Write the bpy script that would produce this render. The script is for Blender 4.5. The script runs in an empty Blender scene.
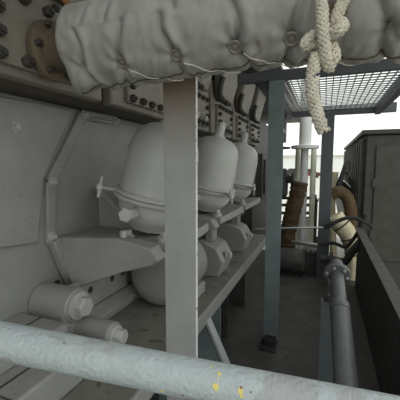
import bpy, bmesh, math, random
from mathutils import Vector, Matrix, noise
random.seed(5)
S = bpy.context.scene
COL = S.collection
PI = math.pi
V = Vector
# ------------------------------------------------------------------ camera
FPX, YAW, PIT, HC = 320.0, math.radians(21.3), math.radians(6.2), 1.5
CF = V((-math.sin(YAW)*math.cos(PIT), math.cos(YAW)*math.cos(PIT), -math.sin(PIT)))
CR = V((math.cos(YAW), math.sin(YAW), 0)); CU = CR.cross(CF); CO = V((0, 0, HC))
cd = bpy.data.cameras.new('camera'); cam = bpy.data.objects.new('camera', cd); COL.objects.link(cam)
cam.matrix_world = Matrix.Translation(CO) @ Matrix((CR, CU, -CF)).transposed().to_4x4()
cd.sensor_width = 36; cd.lens = 36*FPX/400; cd.clip_start = .02; cd.clip_end = 400
S.camera = cam
def ray(x, y): return CF + CR*((x-200)/FPX) + CU*((200-y)/FPX)
def at(x, y, Y): d = ray(x, y); return CO + d*(Y/d.y)
def atx(x, y, X): d = ray(x, y); return CO + d*(X/d.x)
def atd(x, y, D): return CO + ray(x, y)*D
# ------------------------------------------------------------------ materials
def mat(name, col, rough=.55, metal=0., var=.12, vscale=9., spot=None, spot_amt=.0, spot_scale=40., bump=.15, bscale=180., spec=.4, col2=None):
    m = bpy.data.materials.new(name); m.use_nodes = True
    nt = m.node_tree; N = nt.nodes; L = nt.links; b = N['Principled BSDF']
    tc = N.new('ShaderNodeTexCoord')
    n1 = N.new('ShaderNodeTexNoise'); n1.inputs['Scale'].default_value = vscale; n1.inputs['Detail'].default_value = 6
    L.new(tc.outputs['Object'], n1.inputs['Vector'])
    r = N.new('ShaderNodeValToRGB'); L.new(n1.outputs['Fac'], r.inputs['Fac'])
    c = V(col); d = V(col2) if col2 else c*(1-var)
    r.color_ramp.elements[0].position = .3; r.color_ramp.elements[1].position = .7
    r.color_ramp.elements[0].color = (*d, 1); r.color_ramp.elements[1].color = (*(c*(1+(0 if col2 else var))), 1)
    out = r.outputs['Color']
    if spot:
        n2 = N.new('ShaderNodeTexNoise'); n2.inputs['Scale'].default_value = spot_scale; n2.inputs['Detail'].default_value = 3
        L.new(tc.outputs['Object'], n2.inputs['Vector'])
        r2 = N.new('ShaderNodeValToRGB'); L.new(n2.outputs['Fac'], r2.inputs['Fac'])
        r2.color_ramp.elements[0].position = .72-spot_amt; r2.color_ramp.elements[1].position = .76-spot_amt
        r2.color_ramp.elements[0].color = (0, 0, 0, 1); r2.color_ramp.elements[1].color = (1, 1, 1, 1)
        mx = N.new('ShaderNodeMixRGB'); L.new(r2.outputs['Color'], mx.inputs['Fac'])
        L.new(out, mx.inputs['Color1']); mx.inputs['Color2'].default_value = (*spot, 1); out = mx.outputs['Color']
    L.new(out, b.inputs['Base Color'])
    b.inputs['Roughness'].default_value = rough; b.inputs['Metallic'].default_value = metal
    b.inputs['Specular IOR Level'].default_value = spec
    if bump:
        n3 = N.new('ShaderNodeTexNoise'); n3.inputs['Scale'].default_value = bscale; n3.inputs['Detail'].default_value = 4
        L.new(tc.outputs['Object'], n3.inputs['Vector'])
        bp = N.new('ShaderNodeBump'); bp.inputs['Strength'].default_value = bump; bp.inputs['Distance'].default_value = .004
        L.new(n3.outputs['Fac'], bp.inputs['Height']); L.new(bp.outputs['Normal'], b.inputs['Normal'])
    return m
GR = (.25, .25, .238)
M = dict(
 engine=mat('engine_paint', GR, .5, spot=(.13, .12, .11), spot_amt=.03, spot_scale=60, var=.08),
 head=mat('head_paint', (.185, .168, .138), .55, spot=(.15, .10, .06), spot_amt=.06, spot_scale=25),
 blockshade=mat('shaded_block', (.075, .062, .045), .6, var=.3, vscale=12),  # dark colour stands in for the shade below the heads
 bowl=mat('bowl_paint', (.42, .42, .405), .34, var=.05, bump=.12, spot=(.22, .22, .21), spot_amt=.0, spot_scale=90),
 post=mat('post_paint', (.34, .36, .36), .5, spot=(.10, .08, .06), spot_amt=.0, spot_scale=90, var=.07, bump=.25, bscale=240),
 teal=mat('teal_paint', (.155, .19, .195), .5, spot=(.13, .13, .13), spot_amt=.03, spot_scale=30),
 rail=mat('rail_paint', (.365, .41, .42), .36, spot=(.32, .335, .335), spot_amt=.16, spot_scale=12, var=.06, vscale=30, bump=1.0, bscale=110),
 chip=mat('yellow_primer', (.62, .52, .16), .6, bump=.3),
 rust=mat('rust', (.22, .10, .04), .8, var=.4, vscale=40),
 dark=mat('dark_steel', (.055, .052, .048), .6, var=.3),
 darker=mat('black_iron', (.025, .024, .023), .6, var=.3),
 brown=mat('brown_iron', (.10, .075, .05), .65, var=.3, vscale=14),
 copper=mat('copper_pipe', (.36, .17, .07), .45, .4, var=.3),
 nut=mat('dark_nut', (.05, .045, .04), .55, .2, bump=.05),
 boltg=mat('grey_bolt', (.36, .36, .34), .45, bump=.08),
 steel=mat('bare_steel', (.42, .42, .41), .38, .7, bump=.08),
 lag=mat('lagging_cloth', (.275, .27, .252), .62, spot=(.14, .105, .075), spot_amt=.06, spot_scale=7, var=.14, vscale=16, bump=.35, bscale=420, spec=.45),
 button=mat('lagging_button', (.24, .215, .19), .5, .3, bump=.1),
 wire=mat('lacing_wire', (.62, .58, .5), .5, .2, bump=0),
 rope=mat('rope_yarn', (.52, .48, .40), .8, var=.16, vscale=60, bump=.3, bscale=900),
 ropecore=mat('rope_core', (.16, .14, .11), .9, bump=0),
 blue=mat('blue_yarn', (.02, .025, .09), .8, bump=0),
 floor=mat('tread_plate', (.062, .062, .054), .6, var=.25, vscale=5, bump=.3, bscale=60, spot=(.035, .03, .025), spot_amt=.06, spot_scale=10),
 bed=mat('bed_plate', (.15, .147, .125), .6, var=.2, spot=(.08, .075, .05), spot_amt=.1, spot_scale=12),
 wrap=mat('brown_wrap', (.085, .052, .024), .75, var=.35, vscale=22, bump=.5, bscale=50),
 cream=mat('cream_lagging', (.62, .56, .38), .7, var=.15, bump=.3, bscale=40),
 white=mat('white_paint', (.82, .83, .80), .5, var=.05),
 pale=mat('pale_concrete', (.60, .59, .53), .9, var=.12, vscale=1.2, bump=.2, bscale=8),
 glass=mat('dark_glass', (.03, .035, .04), .15, bump=0),
 red=mat('red_paint', (.16, .05, .04), .5), green=mat('green_pole', (.80, .82, .66), .6),
 rubber=mat('black_rubber', (.02, .02, .02), .6),
 cab=mat('cabinet_paint', (.055, .05, .042), .55, var=.2),
)
# post paint: rust stain near the top is real wear with its own shape
def add_rust_top(m, z0, z1, col):
    nt = m.node_tree; N = nt.nodes; L = nt.links; b = N['Principled BSDF']
    src = b.inputs['Base Color'].links[0].from_socket
    g = N.new('ShaderNodeNewGeometry'); sp = N.new('ShaderNodeSeparateXYZ'); L.new(g.outputs['Position'], sp.inputs[0])
    mr = N.new('ShaderNodeMapRange'); mr.inputs[1].default_value = z0; mr.inputs[2].default_value = z1; mr.inputs[4].default_value = .75
    L.new(sp.outputs['Z'], mr.inputs[0])
    mx = N.new('ShaderNodeMixRGB'); L.new(mr.outputs[0], mx.inputs['Fac']); L.new(src, mx.inputs['Color1'])
    mx.inputs['Color2'].default_value = (*col, 1); L.new(mx.outputs['Color'], b.inputs['Base Color'])
M['frontpost'] = mat('front_post_paint', (.31, .315, .31), .5, spot=(.12, .10, .08), spot_amt=.02, spot_scale=120, var=.07, bump=.35, bscale=240)
add_rust_top(M['frontpost'], 1.52, 1.80, (.20, .125, .075))
M['edge'] = mat('lit_worn_paint', (.68, .68, .66), .5, spot=(.25, .24, .22), spot_amt=.12, spot_scale=60)  # chipped paint, paled further to carry the sky light from the right
M['pipe'] = mat('pipe_paint', (.115, .12, .12), .45, var=.12)
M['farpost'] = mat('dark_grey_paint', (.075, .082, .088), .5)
# ------------------------------------------------------------------ mesh builder
class MB:
    def __init__(s): s.v = []; s.f = []; s.m = []
    def add(s, vs, fs, mi=0):
        o = len(s.v); s.v += [V(p) for p in vs]; s.f += [tuple(i+o for i in f) for f in fs]; s.m += [mi]*len(fs); return s
    def box(s, a, b, rot=None, piv=None, mi=0):
        x0, y0, z0 = a; x1, y1, z1 = b
        vs = [V(p) for p in ((x0,y0,z0),(x1,y0,z0),(x1,y1,z0),(x0,y1,z0),(x0,y0,z1),(x1,y0,z1),(x1,y1,z1),(x0,y1,z1))]
        if rot: c = V(piv) if piv else sum(vs, V())/8; vs = [rot @ (p-c)+c for p in vs]
        return s.add(vs, [(0,3,2,1),(4,5,6,7),(0,1,5,4),(1,2,6,5),(2,3,7,6),(3,0,4,7)], mi)
    def prism(s, poly, ext, mi=0):
        n = len(poly); p = [V(q) for q in poly]; e = V(ext)
        fs = [tuple(range(n-1, -1, -1)), tuple(range(n, 2*n))]+[(i, (i+1) % n, n+(i+1) % n, n+i) for i in range(n)]
        return s.add(p+[q+e for q in p], fs, mi)
    def lathe(s, o, ax, prof, n=32, mi=0):
        # prof: list of (radius, height along ax)
        ax = V(ax).normalized(); o = V(o); u = ax.orthogonal().normalized(); w = ax.cross(u)
        vs = []; fs = []
        for r, h in prof:
            for k in range(n):
                t = 2*PI*k/n; vs.append(o+ax*h+(u*math.cos(t)+w*math.sin(t))*r)
        for i in range(len(prof)-1):
            for k in range(n): fs.append((i*n+k, i*n+(k+1) % n, (i+1)*n+(k+1) % n, (i+1)*n+k))
        fs.append(tuple(range(n-1, -1, -1))); e = (len(prof)-1)*n; fs.append(tuple(range(e, e+n)))
        return s.add(vs, fs, mi)
    def cyl(s, a, b, r, r2=None, n=20, mi=0):
        a = V(a); b = V(b); return s.lathe(a, b-a, [(r, 0), (r if r2 is None else r2, (b-a).length)], n, mi)
    def hexa(s, o, ax, r, h, mi=0): return s.lathe(o, ax, [(r, 0), (r, h*.85), (r*.86, h)], 6, mi)
    def tube(s, pts, r, n=12, mi=0):
        pts = [V(p) for p in pts]; T = []
        for i in range(len(pts)): T.append((pts[min(i+1, len(pts)-1)]-pts[max(i-1, 0)]).normalized())
        u = T[0].orthogonal().normalized(); vs = []; fs = []
        for i, p in enumerate(pts):
            u = (u-T[i]*u.dot(T[i])).normalized(); w = T[i].cross(u); rr = r[i] if isinstance(r, (list, tuple)) else r
            for k in range(n): t = 2*PI*k/n; vs.append(p+(u*math.cos(t)+w*math.sin(t))*rr)
        for i in range(len(pts)-1):
            for k in range(n): fs.append((i*n+k, i*n+(k+1) % n, (i+1)*n+(k+1) % n, (i+1)*n+k))
        fs.append(tuple(range(n-1, -1, -1))); e = (len(pts)-1)*n; fs.append(tuple(range(e, e+n)))
        return s.add(vs, fs, mi)
    def build(s, name, m, parent=None, bevel=0., ang=35, loc=None):
        me = bpy.data.meshes.new(name)
        if parent is not None: o0 = parent.matrix_local.translation if parent.parent is None else parent['wo']
        elif loc is not None: o0 = V(loc)
        else:
            xs = [p.x for p in s.v]; ys = [p.y for p in s.v]; zs = [p.z for p in s.v]
            o0 = V(((min(xs)+max(xs))/2, (min(ys)+max(ys))/2, min(zs)))
        o0 = V(o0)
        me.from_pydata([p-o0 for p in s.v], [], s.f)
        for x in (m if isinstance(m, list) else [m]): me.materials.append(x)
        me.polygons.foreach_set('material_index', s.m)
        bm = bmesh.new(); bm.from_mesh(me); bmesh.ops.recalc_face_normals(bm, faces=bm.faces); bm.to_mesh(me); bm.free()
        me.polygons.foreach_set('use_smooth', [True]*len(me.polygons)); me.set_sharp_from_angle(angle=math.radians(ang))
        o = bpy.data.objects.new(name, me); COL.objects.link(o)
        if parent is not None:
            o.parent = parent
            if parent.parent is not None: pass
        else: o.location = o0
        if bevel:
            b = o.modifiers.new('bevel', 'BEVEL'); b.width = bevel; b.segments = 2; b.limit_method = 'ANGLE'; b.angle_limit = math.radians(40)
        return o
def sub(mb, name, m, part, **k):            # a sub-part: part's local origin coincides with its thing's origin
    o0 = part.parent.location if part.parent else part.location
    me_o = mb.build(name, m, loc=o0, **k); me_o.location = (0, 0, 0); me_o.parent = part; return me_o
def tag(o, label, cat, group=None):
    o['label'] = label; o['category'] = cat
    if group: o['group'] = group
    return o
def thing(name, loc, label, cat, group=None):
    o = bpy.data.objects.new(name, None); COL.objects.link(o); o.location = loc; o.empty_display_size = .05
    bpy.context.view_layer.update()
    return tag(o, label, cat, group)
def struct(o): o['kind'] = 'structure'; return o
def dup(root, dloc, label):
    r = root.copy(); COL.objects.link(r); r.location = root.location+V(dloc); r['label'] = label
    for ch in list(root.children):
        c = ch.copy(); COL.objects.link(c); c.parent = r
        for g in ch.children: d = g.copy(); COL.objects.link(d); d.parent = c
    return r
def smooth(pts, n=8):                      # Catmull-Rom
    P = [V(p) for p in pts]; P = [P[0]*2-P[1]]+P+[P[-1]*2-P[-2]]; out = []
    for i in range(1, len(P)-2):
        for k in range(n):
            t = k/n; a, b, c, d = P[i-1:i+3]
            out.append(.5*((2*b)+(c-a)*t+(2*a-5*b+4*c-d)*t*t+(3*b-a-3*c+d)*t**3))
    out.append(P[-2]); return out

# ------------------------------------------------------------------ setting
mb = MB().box((-1.3, -4, -.03), (.42, 5.6, 0))
for i in range(84):                         # raised tread lozenges along the walkway
    for j in range(23):
        x = -.86+j*.055+(.0275 if i % 2 else 0); y = .9+i*.045
        if x > .36: continue
        q = Matrix.Rotation(PI/4 if (i+j) % 2 else -PI/4, 3, 'Z')
        mb.box((x-.014, y-.004, -.001), (x+.014, y+.004, .0016), rot=q)
struct(mb.build('floor', M['floor'], loc=(0, 0, 0)))
struct(MB().box((-60, -30, -.6), (60, 140, -.5)).build('ground', M['pale'], loc=(0, 0, -.5)))
mb = MB().box((-2.6, .62, 2.62), (.8, 2.62, 2.66)).box((-2.6, 2.62, 2.62), (-.52, 9.0, 2.66)).box((-2.6, -1.2, 2.62), (-.75, .62, 2.66))  # unseen overhead deck, its reach shaped to cut sky light on the engine
for y in (1.0, 1.6, 2.2): mb.box((-2.6, y, 2.54), (.8, y+.012, 2.62))
struct(mb.build('ceiling', M['dark'], loc=(0, 0, 2.6)))
struct(MB().box((-2.66, -3, -.5), (-2.6, 6, 2.66)).build('added_unseen_wall_left', M['dark'], loc=(-2.6, 0, 0)))  # unseen bulkhead, added to close off light behind the engine
mb = MB().box((.40, .6, -.03), (.42, 4.3, .72)).box((.37, .6, .72), (.45, 4.3, .745))
for y in (1.4, 2.2, 3.0, 3.8): mb.box((.42, y, 0), (.47, y+.02, .72))
struct(mb.build('wall_right', M['dark'], bevel=.003, loc=(.4, 2, 0)))

# ------------------------------------------------------------------ engine casing (left)
WX = -1.25
eng = thing('diesel_engine', (-1.6, 2.5, .68), 'large grey painted diesel engine casing filling the left side behind the filters', 'engine')
MB().box((-2.3, -1.0, .68), (WX, 5.25, 1.80)).build('crankcase', M['engine'], eng, bevel=.01)
MB().box((-2.5, -1.0, 1.80), (-1.06, 5.25, 2.45)).build('cylinder_block', M['blockshade'], eng, bevel=.008)
# crankcase door with raised rim and bolts
def wl(x, y, X=WX): return atx(x, y, X)
poly = [wl(48, 240), wl(48, 182), wl(80, 115), wl(112, 120.5), wl(150, 130), wl(150, 236)]
MB().prism(poly, (.012, 0, 0)).build('crankcase_door', M['engine'], eng, bevel=.003)
rim = MB()
def strip(a, b, w, X0, th, mbx, up=True):
    a = V(a); b = V(b); d = (b-a).normalized(); n = V((1, 0, 0)).cross(d).normalized()*w/2
    mbx.prism([a-n, b-n, b+n, a+n], (th, 0, 0))
for a, b in (((48, 243), (48, 182)), ((48, 182), (80, 115)), ((80, 115), (112, 120.5))):
    strip(wl(*a), wl(*b), .05, WX, .026, rim)
rim.build('door_rim', M['engine'], eng, bevel=.004)
for p in ((80, 115), (48, 182), (48, 236), (112, 121)):
    c = wl(*p)+V((.026, 0, 0))
    MB().cyl(c, c+V((.006, 0, 0)), .024).hexa(c+V((.006, 0, 0)), (1, 0, 0), .015, .018).build('door_bolt', M['boltg'], eng)
a, b = wl(84, 117), wl(110, 121.5)
MB().tube([a+V((.03, .02, -.01)), b+V((.03, -.03, -.01))], .011).build('door_handle', M['engine'], eng)
# neighbouring door further left, mostly outside the picture
MB().prism([wl(44, 178)+V((0, -.02, 0)), wl(74, 112)+V((0, -.03, 0)), wl(40, 104), V((WX, .55, 1.76)), V((WX, .55, 1.2)), wl(44, 240)+V((0, -.05, 0))], (.02, 0, 0)).build('crankcase_door', M['engine'], eng, bevel=.005)
for y, z in ((1.0, 1.66), (.62, 1.7), (.62, 1.25)):
    c = V((WX+.02, y, z)); MB().cyl(c, c+V((.005, 0, 0)), .022).hexa(c, (1, 0, 0), .014, .022).build('door_bolt', M['boltg'], eng)
# triangular web on the bracket in front of the door
w0, w1, w2 = V((WX+.01, 1.53, 1.37)), V((WX+.01, 1.53, 1.12)), V((-.95, 1.53, 1.12))
MB().prism([w0, w1, w2], (0, .03, 0)).prism([w0+V((0, -.035, -.008)), w0+V((.028, -.035, .012)), w2+V((.028, -.035, .012)), w2+V((0, -.035, -.008))], (0, .09, 0)).build('stiffening_web', M['engine'], eng, bevel=.004)
# engine foot: flange plate with holes, slanted strip, base flange
mb = MB().prism([(-1.12, 1.10, .935), (-1.12, 1.60, .915), (-1.12, 1.60, .77), (-1.12, 1.10, .77)], (.022, 0, 0)).box((-1.25, 1.1, .77), (-1.12, 1.6, .80))
mb.build('foot_flange', M['engine'], eng, bevel=.004)
for y in (1.27, 1.45, 1.55):
    c = V((-1.098, y, .865)); MB().cyl(c, c+V((.0015, 0, 0)), .018).build('bolt_hole', M['darker'], eng)
MB().prism([(-1.1, .7, .77), (-1.1, 1.66, .77), (-1.03, 1.66, .735), (-1.03, .7, .735)], (0, 0, -.02)).box((-1.25, .7, .68), (-1.05, 1.7, .74)).build('base_flange', M['engine'], eng, bevel=.004)
strip(V((WX, 1.17, 1.14)), V((WX+.02, 1.27, .86)), .05, WX, .05, mb2 := MB()); mb2.build('diagonal_rib', M['engine'], eng, bevel=.005)
c = V((WX, 1.2, .9)); MB().cyl(c, c+V((.003, 0, 0)), .02).build('bolt_hole', M['darker'], eng)
for (bx, by, bz, r, x0) in ((-1.03, 1.105, .862, .078, -1.25), (-.86, 1.14, .735, .058, -1.08)):
    o = V((bx, by, bz))
    lug = MB().cyl((x0, by, bz), o, r, n=28)
    lug.prism([(x0, by-r, .70), (x0, by+r, .70), (x0, by+r, bz), (x0, by-r, bz)], (bx-x0-.01, 0, 0))
    lug.build('foot_lug', M['engine'], eng, bevel=.008)
    MB().lathe(o, (1, 0, 0), [(r*.80, 0), (r*.80, .012), (r*.72, .014)], 28).hexa(o+V((.012, 0, 0)), (1, .0, 0), r*.60, .042).build('foot_bolt', M['boltg'], eng)
c = V((-1.02, 1.0, .80)); MB().lathe(c, (1, 0, .3), [(.012, 0), (.009, .004)], 9).build('rust_patch', M['rust'], eng)
# outer bearing block under the hand rail
mb = MB().box((-1.25, .2, .68), (-.83, 1.0, .80)).box((-1.25, .2, .80), (-.98, .99, .845))
mb.build('bearing_block', M['engine'], eng, bevel=.01)
for x in (-1.12, -.93): MB().box((x-.004, .2, .799 if x > -.98 else .844), (x+.004, .985, .8025 if x > -.98 else .8475)).build('groove', M['dark'], eng)
for y in (.62, .82): MB().box((-.98, y-.003, .80), (-.832, y+.003, .8022)).build('groove', M['dark'], eng)

t = thing('machinery_casing', (-1.3, 7, 0), 'dark machinery casing beyond the engine, showing in the slot left of the second upright', 'casing')
MB().box((-1.9, 5.3, 0), (-1.12, 9.0, 2.3)).box((-1.14, 5.6, .9), (-1.02, 7.4, 1.7)).build('casing', M['dark'], t, bevel=.01)
for y in (5.75, 6.3, 6.85): MB().box((-1.02, y, 1.0), (-.99, y+.4, 1.6)).build('access_cover', M['dark'], t, bevel=.005)
# ------------------------------------------------------------------ cylinder heads
def head(Y):
    t = thing('cylinder_head', (-1.05, Y, 1.82), '', 'cylinder head', 'cylinder heads along the engine top')
    MB().prism([(-1.06, Y-.34, 1.80), (-1.0, Y-.34, 1.80), (-1.0, Y-.34, 2.13), (-1.02, Y-.34, 2.3), (-1.06, Y-.34, 2.3)], (0, .68, 0)).build('head_block', M['head'], t, bevel=.01)
    MB().box((-1.0, Y-.23, 1.83), (-.975, Y+.23, 2.08)).build('cover_plate', M['head'], t, bevel=.005)
    nuts = []
    for k in range(5): nuts += [(Y-.2+k*.1, 1.853), (Y-.2+k*.1, 2.057)]
    for z in (1.92, 1.99): nuts += [(Y-.2, z), (Y+.2, z)]
    for y, z in nuts:
        c = V((-.975, y, z)); MB().hexa(c, (1, 0, 0), .02, .026).cyl(c, c+V((.036, 0, 0)), .009, n=8).build('nut', M['nut'], t)
    # smooth rocker cover leaning outwards
    rc = [(-1.0, 2.14), (-.965, 2.12), (-.86, 2.50), (-.90, 2.56), (-1.02, 2.56)]
    MB().prism([(x, Y-.27, z) for x, z in rc], (0, .50, 0)).build('rocker_cover', M['head'], t, bevel=.02)
    # dark curved clamp at the near lower corner of the cover, and the pale strap beside it
    pts = smooth([(-.905, Y-.29, 2.30), (-.925, Y-.305, 2.22), (-.935, Y-.29, 2.15), (-.925, Y-.21, 2.11), (-.925, Y-.12, 2.10)])
    MB().tube(pts, .026, 10).build('clamp', M['nut'], t)
    for k in (0, 1): c = V((-.90, Y-.20+k*.07, 2.10)); MB().hexa(c, (.6, 0, -.8), .02, .03).build('clamp_nut', M['nut'], t)
    # small pipe fitting below
    for q, rr in ((-.1, .03), (.1, .022)): MB().cyl((-.975, Y+q, 1.90), (-.935, Y+q, 1.885), rr).build('fitting', M['boltg'], t)
    return t
heads = [head(2.45)]
heads[0]['label'] = 'grey cylinder head right behind the nearest upright post, above the middle filter bowl'
for Y, lb in ((3.20, 'bolted grey cylinder head above the farthest of the three filter bowls'), (3.95, 'cylinder head beyond the farthest filter bowl, touching the outline of the second post'),
              (4.70, 'farthest cylinder head, only its nuts showing beside the second post'), (1.70, 'cylinder head with lower nuts showing above the nearest filter bowl'), (.95, 'shadowy cylinder head behind the left end of the lagged pipe')):
    heads.append(dup(heads[0], (0, Y-2.45, 0), lb))
for ch in list(heads[5].children)+list(heads[4].children):
    if ch.name.startswith('fitting'): bpy.data.objects.remove(ch)
# exhaust branch at the upper left: stub flange into the lagging
t = thing('exhaust_branch', (-1.05, .95, 1.8), 'brown exhaust stub and flange entering the left end of the lagged pipe', 'pipe')
MB().cyl((-1.058, .95, 1.915), (-.84, .95, 1.915), .075, n=28).build('stub', M['brown'], t)
MB().lathe((-.97, .95, 1.915), (1, 0, 0), [(.085, 0), (.105, .01), (.105, .03), (.085, .04)], 28).build('flange', M['brown'], t)
for k in range(6): a = k*PI/3; c = V((-.93, .95+.09*math.cos(a), 1.915+.09*math.sin(a))); MB().hexa(c, (1, 0, 0), .011, .018).build('flange_nut', M['nut'], t)
tag(MB().tube(smooth([at(56, -14, 1.0), at(66, 2, .98), at(80, 14, .94), at(88, 20, .92)]), .011, 10).build('drain_pipe', M['copper']), 'thin copper brown pipe slanting down to the left end of the lagging', 'pipe')
tag(MB().tube(smooth([at(49, -8, 1.02), at(47, 3, 1.02), at(51, 10, 1.02), at(57, 8, 1.02)]), .014, 10).build('hook', M['darker']), 'dark curved hook above the brown exhaust stub in the corner', 'hook')

# ------------------------------------------------------------------ oil filters with brackets
def filt(Y, label, blabel, clamp_ang, first=False):
    c = V((-.825, Y, 1.34)); ax = V((math.sin(math.radians(13)), 0, math.cos(math.radians(13)))); ux = V((ax.z, 0, -ax.x)); uy = V((0, 1, 0))
    t = thing('oil_filter', (-.80, Y, 1.17), label, 'oil filter', 'oil filter bowls on the engine side')
    R = .187
    prof = [(R, .02), (R*.99, .12), (R*.965, .22), (R*.92, .27), (R*.84, .31), (R*.70, .342), (R*.50, .364), (R*.25, .376), (.03, .378)]
    MB().lathe(c, ax, prof, 48).build('bowl', M['bowl'], t, ang=60)
    MB().lathe(c+ax*.373, ax, [(.05, 0), (.05, .012), (.034, .016), (.034, .075), (.026, .085), (.026, .11)], 24).build('vent_stem', M['bowl'], t)
    MB().lathe(c, ax, [(R+.002, -.026), (R+.020, -.024), (R+.026, -.018), (R+.026, -.004), (R+.012, 0), (R+.024, .004), (R+.024, .014), (R+.016, .02), (R+.002, .022)], 48).build('clamp_ring', M['bowl'], t, ang=50)
    MB().lathe(c, ax, [(R, -.02), (R*.98, -.07), (R*.86, -.115), (R*.70, -.14), (R*.62, -.17)], 40).build('filter_base', M['bowl'], t, ang=60)
    d = ux*math.cos(clamp_ang)+uy*math.sin(clamp_ang); tn = ax.cross(d)
    q = c+d*(R+.02)
    p = MB().cyl(q+tn*.02, q+d*.075+tn*.02, .009, n=10).build('swing_bolt', M['boltg'], t)
    e = q+d*.075+tn*.02
    sub(MB().lathe(e-d*.012, d, [(.02, 0), (.02, .02), (.012, .03)], 14).tube([e-ax*.05+tn*.02, e, e+ax*.05-tn*.02], [.0075, .010, .0075], 8), 'wing_nut', M['bowl'], p)
    # bracket, a thing of its own
    b = thing('filter_bracket', (-.95, Y, .9), blabel, 'bracket', 'cast brackets under the filter bowls')
    y0 = Y-.276
    poly = [(-1.25, 1.145), (-.88, 1.165), (-.70, 1.135), (-.665, 1.08), (-.70, 1.055), (-.864, 1.005), (-1.14, .885), (-1.25, 1.10)]
    MB().prism([(x, y0, z) for x, z in poly], (0, .09, 0)).build('bracket_arm', M['engine'], b, bevel=.008)
    MB().prism([(-1.25, y0+.09, 1.09), (-.66, y0+.09, 1.09), (-.585, Y+.05, 1.13), (-.60, Y+.2, 1.13), (-1.25, Y+.2, 1.09)], (0, 0, .05)).build('bracket_shelf', M['engine'], b, bevel=.008)
    MB().prism([(-1.0, Y+.16, .95), (-.68, Y+.16, 1.09), (-1.24, Y+.16, 1.09), (-1.24, Y+.16, .9)], (0, .04, 0)).build('bracket_rib', M['engine'], b, bevel=.006)
    for (x, y) in ((-.885, y0+.10), (-.70, y0+.13)):
        MB().lathe((x, y, 1.14), (0, 0, 1), [(.033, 0), (.033, .02), (.026, .024)], 18).hexa((x, y, 1.16), (0, 0, 1), .022, .028).build('bracket_bolt', M['boltg'], b)
    MB().cyl((-.835, y0+.10, 1.275), (-.822, y0+.0, 1.278), .026).hexa((-.822, y0+.0, 1.278), (.3, -.93, .1), .033, .022).build('banjo_bolt', M['boltg'], b)
    MB().cyl((-.875, y0+.05, 1.15), (-.875, y0+.05, 1.18), .016).hexa((-.875, y0+.05, 1.18), (0, 0, 1), .018, .014).build('drain_plug', M['boltg'], b)
    # pillar and foot to the bed plate
    if not first:
        MB().box((-.83, Y-.06, .93), (-.76, Y+.04, 1.09)).build('pillar', M['engine'], b, bevel=.012)
        MB().prism([(-1.02, Y-.12, .68), (-.70, Y-.12, .68), (-.66, Y-.12, .80), (-.72, Y-.12, .90), (-.84, Y-.12, .95), (-1.02, Y-.12, .93)], (0, .26, 0)).build('bracket_foot', M['engine'], b, bevel=.012)
        o = V((-.668, Y-.03, .83)); MB().cyl(o, o+V((.012, 0, 0)), .035).hexa(o+V((.012, 0, .0)), (1, 0, .2), .026, .03).build('foot_bolt', M['boltg'], b)
    return t, b
filt(1.476, 'nearest and largest grey filter bowl with T-handled clamp, left of the front post', 'grey cast bracket arm under the nearest filter bowl, reaching toward the front post', math.radians(212), True)
filt(2.28, 'middle grey filter bowl showing just right of the front post', 'grey cast bracket and foot below the middle filter bowl', math.radians(-38))
filt(3.02, 'farthest and smallest grey filter bowl, nearest the second post', 'grey cast bracket below the farthest filter bowl', math.radians(-38))
# pump casing lying under the first bowl
t = thing('pump_casing', (-.88, 1.8, .68), 'rounded grey pump casing lying under the nearest filter bowl on the bed plate', 'pump')
MB().lathe((-.88, 1.56, .865), (0, 1, 0), [(.06, -.02), (.12, -.018), (.165, 0), (.18, .03), (.183, .08), (.183, .36), (.15, .40)], 40).build('casing', M['engine'], t, ang=50)
MB().box((-1.06, 1.64, .68), (-.70, 1.9, .75)).build('foot', M['engine'], t, bevel=.01)
MB().lathe((-1.055, 1.62, .86), (-1, -.4, 0), [(.03, -.02), (.03, .02), (.022, .03)], 16).build('plug', M['nut'], t)

# ------------------------------------------------------------------ bed plate (ledge), its underside, gussets
t = thing('engine_bed', (-.9, 2.2, .0), 'grey steel bed ledge running beside the walkway under the filters', 'bed plate')
MB().box((-1.30, -.2, .645), (-.60, 3.75, .68)).build('top_plate', M['bed'], t, bevel=.003)
MB().box((-.612, -.2, .60), (-.596, 3.75, .6815)).build('edge_strip', M['engine'], t, bevel=.003)
MB().box((-.95, -.2, 0), (-.93, 3.75, .645)).build('web_plate', M['dark'], t)
for y in (2.55, 3.2): MB().box((-.93, y, 0), (-.74, y+.02, .645)).build('stiffener', M['dark'], t)  # dark colour stands in for the shade under the ledge
def gusset(Y):
    g = MB().prism([(-.612, Y, .62), (-.62, Y, .645), (-.93, Y, .645), (-.93, Y, 0), (-.32, Y, 0)], (0, .014, 0)).build('gusset', M['teal'], t, bevel=.002)
    sub(MB().prism([(-.616, Y-.022, .62), (-.598, Y-.022, .62), (-.305, Y-.022, 0), (-.323, Y-.022, 0)], (0, .06, 0)), 'gusset_flange', M['post'], g, bevel=.002)
gusset(1.66)
MB().box((-.93, 1.95, 0), (-.615, 1.964, .645)).build('stiffener', M['teal'], t)

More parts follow.
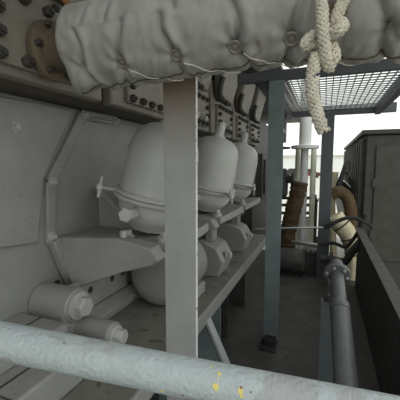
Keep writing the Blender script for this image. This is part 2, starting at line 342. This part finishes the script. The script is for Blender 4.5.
# ------------------------------------------------------------------ posts and overhead frame
t = thing('steel_post', (-.515, 1.13, 0), 'nearest grey steel upright in front of the filters, rusty brown at its top', 'post', 'steel uprights of the walkway frame')
MB().box((-.583, 1.11, 0), (-.450, 1.124, 2.62)).build('web', M['frontpost'], t, bevel=.0015)
MB().box((-.450, 1.1105, 0), (-.448, 1.1235, 2.6)).build('lit_worn_edge', M['edge'], t)['label'] = 'worn edge strip with side light in its colour'  # pale strip: side light painted in along with the wear
MB().box((-.583, 1.124, 0), (-.571, 1.19, 2.62)).build('side_flange', M['post'], t, bevel=.0015)
t = thing('steel_post', (-.385, 2.66, 0), 'second blue-grey steel upright standing on a dark base in the walkway', 'post', 'steel uprights of the walkway frame')
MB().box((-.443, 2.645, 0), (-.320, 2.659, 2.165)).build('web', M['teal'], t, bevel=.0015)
MB().box((-.443, 2.659, 0), (-.431, 2.72, 2.165)).build('side_flange', M['teal'], t, bevel=.0015)
MB().box((-.445, 2.47, 0), (-.315, 2.644, .014)).box((-.425, 2.55, .014), (-.335, 2.644, .05)).build('base_plate', M['rubber'], t, bevel=.003)
t = thing('steel_post', (.02, 4.42, 0), 'farthest dark steel upright below the end of the bright grating', 'post', 'steel uprights of the walkway frame')
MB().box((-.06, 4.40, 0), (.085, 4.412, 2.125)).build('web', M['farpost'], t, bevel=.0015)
MB().box((-.06, 4.412, 0), (-.048, 4.50, 2.125)).box((.073, 4.412, 0), (.085, 4.50, 2.125)).build('side_flange', M['farpost'], t, bevel=.0015)
tag(MB().box((-.70, 2.635, 2.165), (.75, 2.70, 2.24)).build('cross_beam', M['farpost'], bevel=.003), 'horizontal steel beam on the second upright, below the lagged pipe', 'beam')
t = thing('overhead_grating', (0, 3.6, 2.20), 'open metal grating overhead letting the white sky through', 'grating')
mb = MB()
for k in range(17): x = -.41+k*.055; mb.box((x, 2.72, 2.190), (x+.007, 4.42, 2.206))
mb.build('bearing_bars', M['steel'], t)
mb = MB()
for k in range(20): y = 2.78+k*.085; mb.box((-.43, y-.008, 2.190), (.52, y+.008, 2.198))
mb.build('cross_bars', M['steel'], t)
MB().box((-.50, 2.70, 2.10), (-.43, 4.47, 2.22)).box((-.50, 4.40, 2.125), (.75, 4.47, 2.235)).box((.52, 2.70, 2.10), (.58, 4.4, 2.22)).build('frame', M['farpost'], t, bevel=.003)

# ------------------------------------------------------------------ lagged pipe
LC = V((0, .95, 1.913)); LR = .132
BX = [-.595, -.41, -.238, -.092]
allb = [-.74]+BX+[.12, .30, .48]
PH = math.radians(50)
def lag_r(x, v):                           # v: angle, 0 = toward camera (-Y), positive downward
    r = LR*(1+.03*math.sin(x*9+.6))
    if x > .03: r *= 1.0+.10*math.exp(-((x-.2)/.12)**2)
    dv = math.atan2(math.sin(v-PH), math.cos(v-PH)); dvb = math.atan2(math.sin(v-1.35), math.cos(v-1.35))
    for i, b in enumerate(allb):
        bb = b+.035*math.sin(v*1.4+i*2.1)*min(1, abs(dv)/.6)
        g = math.exp(-abs((x-bb)/.0085)**1.3)
        r -= (.010+.010*math.exp(-(dv/.7)**2))*g
        r -= .013*math.exp(-((x-b)/.022)**2-(dv/.2)**2)
        r += .0045*math.cos(6*math.atan2(dv*LR, x-b)+i)*math.exp(-(((x-b)**2+(dv*LR)**2)/.055**2))
        r += .006*math.exp(-((x-bb-.028)/.014)**2)*(.4+math.exp(-(dv/.9)**2))
    r += .012*math.exp(-(dvb/.5)**2)
    r -= .010*math.exp(-((dvb-.12)/.10)**2)
    p = V((x*16, math.cos(v)*1.6+x*3, math.sin(v)*1.6))
    r += .006*noise.noise(p)+.002*noise.noise(p*2.7+V((3, 1, 2)))
    pl = V((x*60+v*4, v*2.0, 5)); r += .004*noise.noise(pl)*(.35+math.exp(-(dvb/.6)**2))
    if x < -.62:                            # gathered, puckered left end
        k = min(1, (-.62-x)/.2); r += .012*k*math.sin(v*5+x*30)*math.exp(-(dvb/.9)**2)+.022*k*math.exp(-(dvb/.5)**2)
    if x < -.80: r *= max(.55, 1-((-.80-x)/.05)**2*.45)
    return r
NU, NV = 420, 110
x0, x1 = -.85, .60
mb = MB(); vs = []; fs = []
for i in range(NU+1):
    x = x0+(x1-x0)*i/NU
    for k in range(NV):
        v = 2*PI*k/NV; r = lag_r(x, v); vs.append(V((x, LC.y-r*math.cos(v), LC.z-r*math.sin(v))))
for i in range(NU):
    for k in range(NV): fs.append((i*NV+k, i*NV+(k+1) % NV, (i+1)*NV+(k+1) % NV, (i+1)*NV+k))
fs.append(tuple(range(NV-1, -1, -1))); fs.append(tuple(range(NU*NV, NU*NV+NV)))
t = thing('lagged_pipe', (-.2, .95, 1.78), 'thick exhaust pipe in quilted grey lagging cloth with buttons, crossing the top', 'pipe')
mb.add(vs, fs).build('lagging', M['lag'], t, ang=180)
def on_lag(x, v, h=0): r = lag_r(x, v)+h; return V((x, LC.y-r*math.cos(v), LC.z-r*math.sin(v)))
for b in BX+[.14]:
    n = V((0, -math.cos(PH), -math.sin(PH)))
    o = V((b, LC.y-(LR-.004)*math.cos(PH), LC.z-(LR-.004)*math.sin(PH)))
    bt = MB().lathe(o, n, [(.012, -.012), (.0195, 0), (.0185, .0045), (.0145, .005), (.0115, .002), (.008, .002), (.0065, .005), (.003, .006)], 28).build('button', M['button'], t, ang=40)
    pts = []
    for q in range(15):
        xx = b+.022+.135*q/14; vv = PH+.12+.80*(q/14)**1.1
        rr = max(lag_r(xx, vv)+.001, sum(lag_r(xx+e*.02, vv) for e in range(-3, 4))/7+.003)
        pts.append(V((xx, LC.y-rr*math.cos(vv), LC.z-rr*math.sin(vv))))
    MB().tube(pts, .0016, 6).build('lacing_wire', M['wire'], t)
pts = [on_lag(-.80+1.35*k/180, 1.42, .001) for k in range(181)]
MB().tube(pts, .004, 8).build('seam', M['brown'], t)['label'] = 'brown stained seam'
# ------------------------------------------------------------------ rope
def braid(mb, pts, R, pitch=.062, yr=.0037, ny=6, sd=6):
    # resample
    P = [V(p) for p in pts]; d = [0]
    for i in range(1, len(P)): d.append(d[-1]+(P[i]-P[i-1]).length)
    n = max(6, int(d[-1]/.0045)); Q = []; j = 0
    for i in range(n+1):
        s = d[-1]*i/n
        while j < len(P)-2 and d[j+1] < s: j += 1
        Q.append(P[j].lerp(P[j+1], (s-d[j])/max(1e-6, d[j+1]-d[j])))
    T = [(Q[min(i+1, n)]-Q[max(i-1, 0)]).normalized() for i in range(n+1)]
    u = T[0].orthogonal().normalized(); U = []
    for i in range(n+1): u = (u-T[i]*u.dot(T[i])).normalized(); U.append(u)
    mb.tube(Q, R*.72, 10, mi=2)
    for h in (1, -1):
        for k in range(ny):
            path = []
            for i in range(n+1):
                s = d[-1]*i/n; th = 2*PI*k/ny+h*2*PI*s/pitch
                rr = R+h*.0020*math.cos(ny*2*PI*s/pitch+k*PI)
                path.append(Q[i]+(U[i]*math.cos(th)+T[i].cross(U[i])*math.sin(th))*rr)
            f0 = len(mb.f); mb.tube(path, yr, sd)
            if k == 0:
                for q in range(f0, len(mb.f)):
                    seg = (q-f0)//sd
                    if h == 1 and seg % 26 in (1, 2): mb.m[q] = 1
mb = MB()
fr = LC.y-LR-.022
def fz(x, y, dy=0.): return at(x, y, fr+dy)
arc = lambda X, a0, a1: [on_lag(X, -math.radians(a), .0125) for a in range(a0, a1, -10)]
# standing strand over the pipe, down the front into the knot
sa = arc(-.01, 140, 10)
braid(mb, smooth(sa+[fz(321, -8, -.01), fz(322, 10, -.015), fz(323, 30, -.02), fz(325, 50, -.015), fz(327, 64, -.002), fz(331, 68, .012)], 6), .0098)
braid(mb, smooth(arc(.045, 140, 10)+[fz(348, -10, .0), fz(341, 6, .004), fz(335, 20, .006), fz(330, 34, .012), fz(324, 44, .016)], 6), .0092)
braid(mb, smooth([fz(327, 36, .012), fz(333, 33, -.012), fz(339, 30, -.02), fz(343, 25, -.012), fz(337, 23, .01), fz(330, 28, .016)], 6), .0098)
braid(mb, smooth([fz(332, 34, .012), fz(322, 33, .008), fz(310, 38, .0), fz(304, 46, .0), fz(309, 47, .008), fz(318, 42, .012)], 6), .0088)
braid(mb, smooth([fz(330, 46, .012), fz(334, 54, .005), fz(331, 62, .008), fz(322, 60, .012), fz(316, 58, .0), fz(313, 72, -.008), fz(312, 90, -.012), fz(315, 106, -.012), fz(319, 120, -.012), fz(324, 132, -.012)], 7), .0112)
o = mb.build('rope', [M['rope'], M['blue'], M['ropecore']], ang=70)
tag(o, 'weathered braided mooring rope with blue flecks, knotted and hanging over the lagged pipe', 'rope')

# ------------------------------------------------------------------ foreground hand rail
A = atd(44, 349, .62); B = atd(356, 410, .555); D = (B-A)
P0 = A-D*.55; P1 = B+D*.6
t = thing('hand_rail', A.lerp(B, .5)-V((0, 0, .04)), 'thick pale blue-grey hand rail pipe with blistered paint crossing the foreground', 'hand rail')
MB().tube([P0.lerp(P1, k/60) for k in range(61)], .0345, 40).build('rail_pipe', M['rail'], t, ang=80)
def chip(x, y, r, m):
    d = ray(x, y); ax = D.normalized(); w = CO-A
    # intersect ray with the pipe cylinder
    dd = d-ax*d.dot(ax); ww = w-ax*w.dot(ax); a_, b_, c_ = dd.dot(dd), 2*dd.dot(ww), ww.dot(ww)-.0345**2
    q = b_*b_-4*a_*c_
    if q < 0: return
    s = (-b_-math.sqrt(q))/(2*a_); p = CO+d*s; n = (p-A-ax*(p-A).dot(ax)).normalized(); e2 = n.cross(ax)
    pts = []
    for k in range(10): th = 2*PI*k/10; rr = r*random.uniform(.6, 1.25); pts.append(p+ax*math.cos(th)*rr+e2*math.sin(th)*rr-n*.0006)
    MB().prism(pts, n*.0011).build('paint_chip', m, t)
for x, y, r, m in ((215.5, 387, .0055, 'chip'), (219, 373.5, .004, 'chip'), (218, 378, .002, 'chip'), (240, 391, .0045, 'chip'), (241.5, 396, .004, 'chip'), (241, 388, .003, 'rust'), (162, 391, .003, 'chip'), (211, 366.5, .002, 'chip'), (64, 343, .0018, 'rust'), (251, 392, .002, 'rust'), (183, 395, .002, 'rust')):
    chip(x, y, r, M[m])

# ------------------------------------------------------------------ pipe on the right with its flange, and the stub post
F0 = at(337, 275, 2.25); F1 = atd(346.5, 390, 1.5); dr = (F1-F0)
t = thing('flanged_pipe', F0-V((0, 0, .1)), 'grey pipe with round flange running down the right side of the walkway', 'pipe')
MB().tube([F0-dr*.15]+[F0+dr*k/10 for k in range(16)], .043, 24).build('pipe_run', M['pipe'], t, ang=70)
dn = dr.normalized()
MB().lathe(F0-dn*.01, dn, [(.06, -.02), (.082, -.018), (.084, 0), (.082, .012), (.05, .014)], 32).build('flange', M['pipe'], t)
for k in range(6):
    u = dn.orthogonal().normalized(); w = dn.cross(u); a = k*PI/3
    c = F0+dn*.002+(u*math.cos(a)+w*math.sin(a))*.065; MB().hexa(c, dn, .010, .014).build('flange_bolt', M['boltg'], t)
s = F0+dr*.30
MB().lathe(s, dn, [(.044, 0), (.055, .02), (.055, .9)], 28).lathe(s+dn*.05, dn, [(.058, 0), (.058, .02)], 28).build('sleeve', M['pipe'], t)
q = at(329, 303, 2.2)
t = thing('stub_post', (q.x, 2.21, 0), 'short flat blue-grey stub post beside the flanged pipe', 'post')
MB().box((q.x-.048, 2.2, 0), (q.x+.046, 2.212, q.z)).box((q.x-.048, 2.212, 0), (q.x-.036, 2.27, q.z)).build('web', M['teal'], t, bevel=.0015)
MB().lathe((q.x+.0, 2.235, q.z-.02), (0, 0, 1), [(.03, 0), (.035, .025), (.028, .05), (.012, .062)], 18).build('cap', M['dark'], t)

# ------------------------------------------------------------------ clutter at the end of the walkway
def lathe_thing(name, m, label, cat, *parts):
    mb = MB()
    for p in parts: mb.lathe(*p)
    return tag(mb.build(name, m, ang=45), label, cat)
# tall white column with flange
c0 = at(305, 147, 5.6); cx, cz = c0.x, c0.z
t = thing('flanged_column', (cx, 5.6, -.5), 'tall white vertical pipe with wide flange below the grating end', 'pipe')
MB().lathe((cx, 5.6, cz), (0, 0, 1), [(.075, .0), (.098, .05), (.098, 1.2)], 28).build('upper_drum', M['white'], t)
MB().lathe((cx, 5.6, cz), (0, 0, 1), [(.215, -.03), (.22, -.01), (.22, .02), (.10, .04)], 32).build('flange', M['white'], t)
MB().lathe((cx, 5.6, -.5), (0, 0, 1), [(.06, 0), (.06, cz+.5)], 24).build('lower_pipe', M['white'], t)
for k, dx in enumerate((-.13, .13)):
    tag(MB().cyl((cx+dx, 5.95, -.5), (cx+dx, 5.95, cz+.0), .048).build('standpipe', M['green']), ('pale standpipe just left behind the white flanged column', 'pale standpipe just right behind the white flanged column')[k], 'pipe', 'pale standpipes by the white column')
# brown wrapped pipe rising at the left
t = thing('wrapped_pipe', at(292, 290, 4.9), 'dark brown wrapped pipe rising left of the white column', 'pipe')
pts = smooth([at(300, 182, 4.9), at(297, 195, 4.9), at(292, 215, 4.9), at(287, 238, 4.9), at(289, 258, 4.9), at(299, 274, 4.9), at(316, 281, 4.9)], 8)
MB().tube(pts, [.115+.008*math.sin(i*1.9) for i in range(len(pts))], 20).build('wrapping', M['wrap'], t, ang=70)
for i in range(5, len(pts)-2, 7): d = (pts[i+1]-pts[i]).normalized(); MB().lathe(pts[i], d, [(.122, -.01), (.126, 0), (.122, .012)], 20).build('band', M['brown'], t)
# gauge box and valve spindle at the left edge of the bright gap
t = thing('stop_valve', at(283, 200, 4.6), 'dark stop valve with tall spindle beside the second upright', 'valve')
p = at(281, 168, 4.6)
MB().cyl(at(281.5, 148, 4.6), at(281.5, 172, 4.6), .022, n=12).build('spindle', M['darker'], t)
MB().lathe(at(282, 190, 4.6), (0, 0, 1), [(.05, -.1), (.08, -.06), (.08, .12), (.055, .18), (.055, .3)], 18).build('valve_body', M['darker'], t)
MB().cyl(at(282, 180, 4.6), at(293, 179, 4.6), .055, n=18).lathe(at(291, 179, 4.6), (1, 0, 0), [(.09, 0), (.09, .04)], 18).build('outlet', M['darker'], t)
pts = [at(281.5, 148, 4.6)+V((.11*math.cos(2*PI*k/24), .11*math.sin(2*PI*k/24), 0)) for k in range(25)]
MB().tube(pts, .014, 8).cyl(pts[0], pts[12], .011, n=8).cyl(pts[6], pts[18], .011, n=8).build('hand_wheel', M['darker'], t)
t = thing('gauge_box', at(281, 140, 4.1), 'narrow dark gauge box under the left grating frame', 'box')
a = at(276, 142, 4.1); b = at(285.5, 110, 4.1)
MB().box((b.x-.05, 4.15, b.z-.05), (b.x-.038, 4.2, 2.16)).box((b.x-.05, 4.15, 2.15), (-.49, 4.2, 2.16)).build('hanger', M['dark'], t)
MB().box((a.x, 4.1, a.z), (b.x, 4.3, b.z)).build('housing', M['dark'], t, bevel=.01)
MB().lathe(at(281, 131, 4.1), (0, -1, 0), [(.045, 0), (.05, .02), (.04, .03)], 20).build('dial', M['steel'], t)
# dark pump drum, box valve, flanged branch near the floor
t = thing('bilge_pump', (at(290, 275, 4.5).x, 4.5, 0), 'black drum shaped pump lying low behind the second upright', 'pump')
c = at(291, 277, 4.5)
MB().lathe((c.x-.28, 4.5, max(.18, c.z)), (1, 0, 0), [(.08, -.03), (.15, 0), (.17, .03), (.17, .42), (.15, .45), (.06, .47)], 28).build('drum', M['dark'], t, ang=45)
MB().box((c.x-.2, 4.4, 0), (c.x+.12, 4.6, .1)).build('foot', M['darker'], t)
t = thing('valve_chest', (at(313, 290, 4.55).x, 4.55, 0), 'black box shaped valve chest on the floor before the far post', 'valve chest')
a = at(303, 292, 4.55); b = at(321, 255, 4.55)
MB().box((a.x, 4.52, 0), (b.x, 4.8, b.z)).build('chest', M['dark'], t, bevel=.012)
MB().box((a.x-.03, 4.51, b.z), (b.x+.03, 4.83, b.z+.035)).build('lid', M['dark'], t, bevel=.006)
for k in range(4): MB().hexa((a.x+.02+k*.065, 4.55, b.z+.035), (0, 0, 1), .014, .02).build('lid_nut', M['nut'], t)
t = thing('branch_pipe', at(331, 265, 4.2), 'dark flanged branch pipe low between the far post and the flanged pipe', 'pipe')
a = at(321, 259, 4.2); b = at(352, 257, 4.1)
MB().tube(smooth([a, at(331, 259, 4.2), at(344, 262, 4.15), at(352, 252, 4.1), at(362, 240, 4.1)]), .045, 14).build('branch', M['dark'], t)
MB().lathe(at(331, 259, 4.2), (1, 0, 0), [(.085, -.02), (.085, .02)], 20).build('flange', M['dark'], t)
# cream lagged pipe, brown elbow, lever, hoses at the right
t = thing('cream_pipe', at(345, 262, 4.6), 'cream lagged pipe curving down at the right side beyond the far post', 'pipe')
pts = smooth([at(334, 216, 4.6), at(340, 224, 4.6), at(348, 234, 4.6), at(353, 246, 4.6), at(355, 262, 4.6), at(355, 280, 4.6)], 6)
MB().tube(pts, .115, 20).build('lagging', M['cream'], t)
for i in (7, 14, 21): d = (pts[i+1]-pts[i]).normalized(); MB().lathe(pts[i], d, [(.118, -.012), (.122, 0), (.118, .012)], 20).build('band', M['brown'], t)
tag(MB().tube(smooth([at(331, 195, 4.9), at(338, 192, 4.9), at(346, 196, 4.9), at(350, 206, 4.88), at(351, 216, 4.88), at(351, 226, 4.88)]), .085, 16).build('elbow_pipe', M['wrap']), 'brown wrapped elbow pipe arching right beyond the far post', 'pipe')
t = thing('lever_handle', at(340, 190, 5.0), 'dark lever slanting up against the white sky at the right', 'lever')
MB().tube(smooth([at(337, 190, 5.), at(341, 178, 5.), at(345, 166, 5.)]), [.04]*5+[.035]*4+[.028]*8, 10).build('arm', M['darker'], t)
MB().tube(smooth([at(344, 166, 5.), at(349, 161, 5.), at(351, 168, 5.), at(347, 178, 5.)]), .022, 10).build('link', M['dark'], t)
MB().lathe(at(337, 191, 5.), (0, -1, 0), [(.07, -.05), (.07, .05)], 18).build('pivot', M['darker'], t)
tag(MB().tube(smooth([at(325, 228, 4.3), at(336, 222, 4.3), at(347, 218, 4.3), at(358, 219, 4.3), at(372, 226, 4.3)]), .024, 10).build('hose', M['rubber']), 'black hose sagging right above the cream lagged pipe', 'hose')
tag(MB().tube(smooth([at(320, 245, 4.35), at(333, 243, 4.35), at(345, 247, 4.3), at(352, 241, 4.3), at(358, 232, 4.3), at(366, 215, 4.3)]), .022, 10).build('hose', M['rubber']), 'thin black hose below the cream pipe beside the far post', 'hose')
tag(MB().tube([at(255, 229, 4.0), at(290, 228, 4.05), at(323, 227.5, 4.1)], .012, 8).build('wire_line', M['steel']), 'thin grey line stretched level across the gap between the posts', 'wire')
tag(MB().tube(smooth([at(292, 242, 4.7), at(300, 243, 4.65), at(320, 246, 4.6)]), .028, 10).build('drain_line', M['steel']), 'grey horizontal drain pipe just below the stretched line', 'pipe')
tag(MB().tube(smooth([at(335, 172, 5.2), at(332, 200, 5.2), at(333, 240, 5.2), at(334, 262, 5.2)]), .05, 14).build('riser_pipe', M['cream']), 'cream riser pipe standing right of the far post', 'pipe')
# machinery at far left gap behind the second post: small dark rails and a pipe bundle
t = thing('pipe_rack', at(283, 215, 6.5), 'dark pipe rack with level rails behind the brown wrapped pipe', 'rack')
for yy in (198, 205, 213):
    MB().cyl(at(277, yy, 6.5), at(316, yy, 6.5), .03, n=10).build('rail', M['dark'], t)
for xx in (280, 315):
    a = at(xx, 195, 6.5); MB().box((a.x-.03, 6.53, -.5), (a.x+.03, 6.59, a.z)).build('upright', M['dark'], t)
# louvred cabinet along the right
t = thing('ribbed_cabinet', (1.0, 7.5, -.5), 'dark machinery cabinet with upright ribs at the far right edge', 'cabinet')
zt = at(346, 150, 9.6).z
cbx = at(346, 150, 9.6).x
MB().box((cbx, 4.9, -.5), (cbx+1.6, 9.6, zt)).build('body', M['cab'], t, bevel=.02)
MB().box((cbx+.12, 4.87, .2), (cbx+1.48, 4.9, zt-.15)).build('end_door', M['cab'], t, bevel=.01)
for z in (.5, 1.2): MB().box((cbx+.10, 4.855, z), (cbx+.16, 4.88, z+.12)).build('hinge', M['dark'], t)
MB().box((cbx-.06, 4.85, zt), (cbx+1.66, 9.66, zt+.06)).build('roof', M['dark'], t, bevel=.01)
for k in range(14): y = 5.0+k*.34; MB().box((cbx-.05, y, -.3), (cbx, y+.10, zt-.04)).build('rib', M['dark'], t, bevel=.006)
# deck and far things
t = thing('white_machine', at(348, 180, 5.6), 'white pipework box in front of the dark ribbed cabinet', 'machine')
a = at(336, 205, 6.4); b = at(347, 180, 6.4)
MB().prism([at(333, 187, 6.4), at(345, 181, 6.4), at(351, 187, 6.2), at(351, 214, 6.2), at(338, 214, 6.4)], (0, .4, 0)).build('casing', M['white'], t, bevel=.01)
MB().tube(smooth([at(346, 172, 5.9), at(350, 180, 5.9), at(352, 186, 5.9)]), .03, 10).build('pipe', M['dark'], t)
MB().tube(smooth([at(340, 181, 5.9), at(350, 190, 5.9), at(352, 194, 5.9)]), .035, 10).build('pipe', M['darker'], t)
def car(x, Y, m, label):
    p = at(x, 180, Y); z = -.5; X = p.x
    t = thing('parked_car', (X, Y, z), label, 'car')
    side = [(-2.1, .3), (2.1, .3), (2.15, .75), (1.3, .9), (.7, 1.42), (-1.0, 1.42), (-1.7, .92), (-2.15, .8)]
    MB().prism([(X+q, Y-.8, z+h) for q, h in side], (0, 1.6, 0)).build('car_body', m, t, bevel=.08)
    MB().prism([(X+q, Y-.82, z+h) for q, h in ((-1.4, .95), (1.05, .95), (.62, 1.34), (-.95, 1.34))], (0, 1.64, 0)).build('car_windows', M['glass'], t)
    for wx in (-1.3, 1.3):
        for wy in (-.82, .62): MB().cyl((X+wx, Y+wy, z+.33), (X+wx, Y+wy+.2, z+.33), .33, n=20).build('wheel', M['rubber'], t)
car(308, 55, M['red'], 'far parked red car seen just left of the far post')
car(295, 60, M['cab'], 'far parked dark car seen left of the white flanged column')
t = thing('warehouse', (at(310, 170, 70).x, 70, -.5), 'low pale warehouse on the quay under the white sky', 'building')
c = at(318, 170, 70).x
MB().box((c-16, 70, -.5), (c+20, 80, 3.2)).build('hall', M['white'], t)
MB().box((c-16.4, 69.6, 3.2), (c+20.4, 80.4, 3.6)).build('roof', M['pale'], t)
for k in range(8): MB().box((c-14+k*4.2, 69.9, -.5), (c-11.6+k*4.2, 70, 2.0)).build('shutter', M['white'], t)
# low crates between column and post
for k, (x, y, w, h, m, lb) in enumerate(((314, 206, 6, 12, 'red', 'small red hydrant box far behind, left of the far post'), (316, 246, 10, 12, 'brown', 'brown wooden crate low behind the far post'), (303, 232, 12, 26, 'white', 'pale machine housing behind the foot of the white column'))):
    p = at(x, y, 7.0+k*.55); s = (7.0+k*.55)/FPX
    tag(MB().box((p.x-w*s/2, p.y, -.5), (p.x+w*s/2, p.y+.35, p.z+h*s/2)).box((p.x-w*s/2-.02, p.y-.02, p.z+h*s/2-.04), (p.x+w*s/2+.02, p.y+.37, p.z+h*s/2)).build(('hydrant_box', 'crate', 'machine_housing')[k], M[m], bevel=.01), lb, 'box')

# ------------------------------------------------------------------ light
w = bpy.data.worlds.new('overcast_sky'); S.world = w; w.use_nodes = True
bg = w.node_tree.nodes['Background']; bg.inputs[0].default_value = (.96, 1, .97, 1); bg.inputs[1].default_value = 1.4
S.view_settings.view_transform = 'Standard'; S.view_settings.look = 'None'; S.view_settings.exposure = 0; S.view_settings.gamma = 1
S.view_settings.use_curve_mapping = False
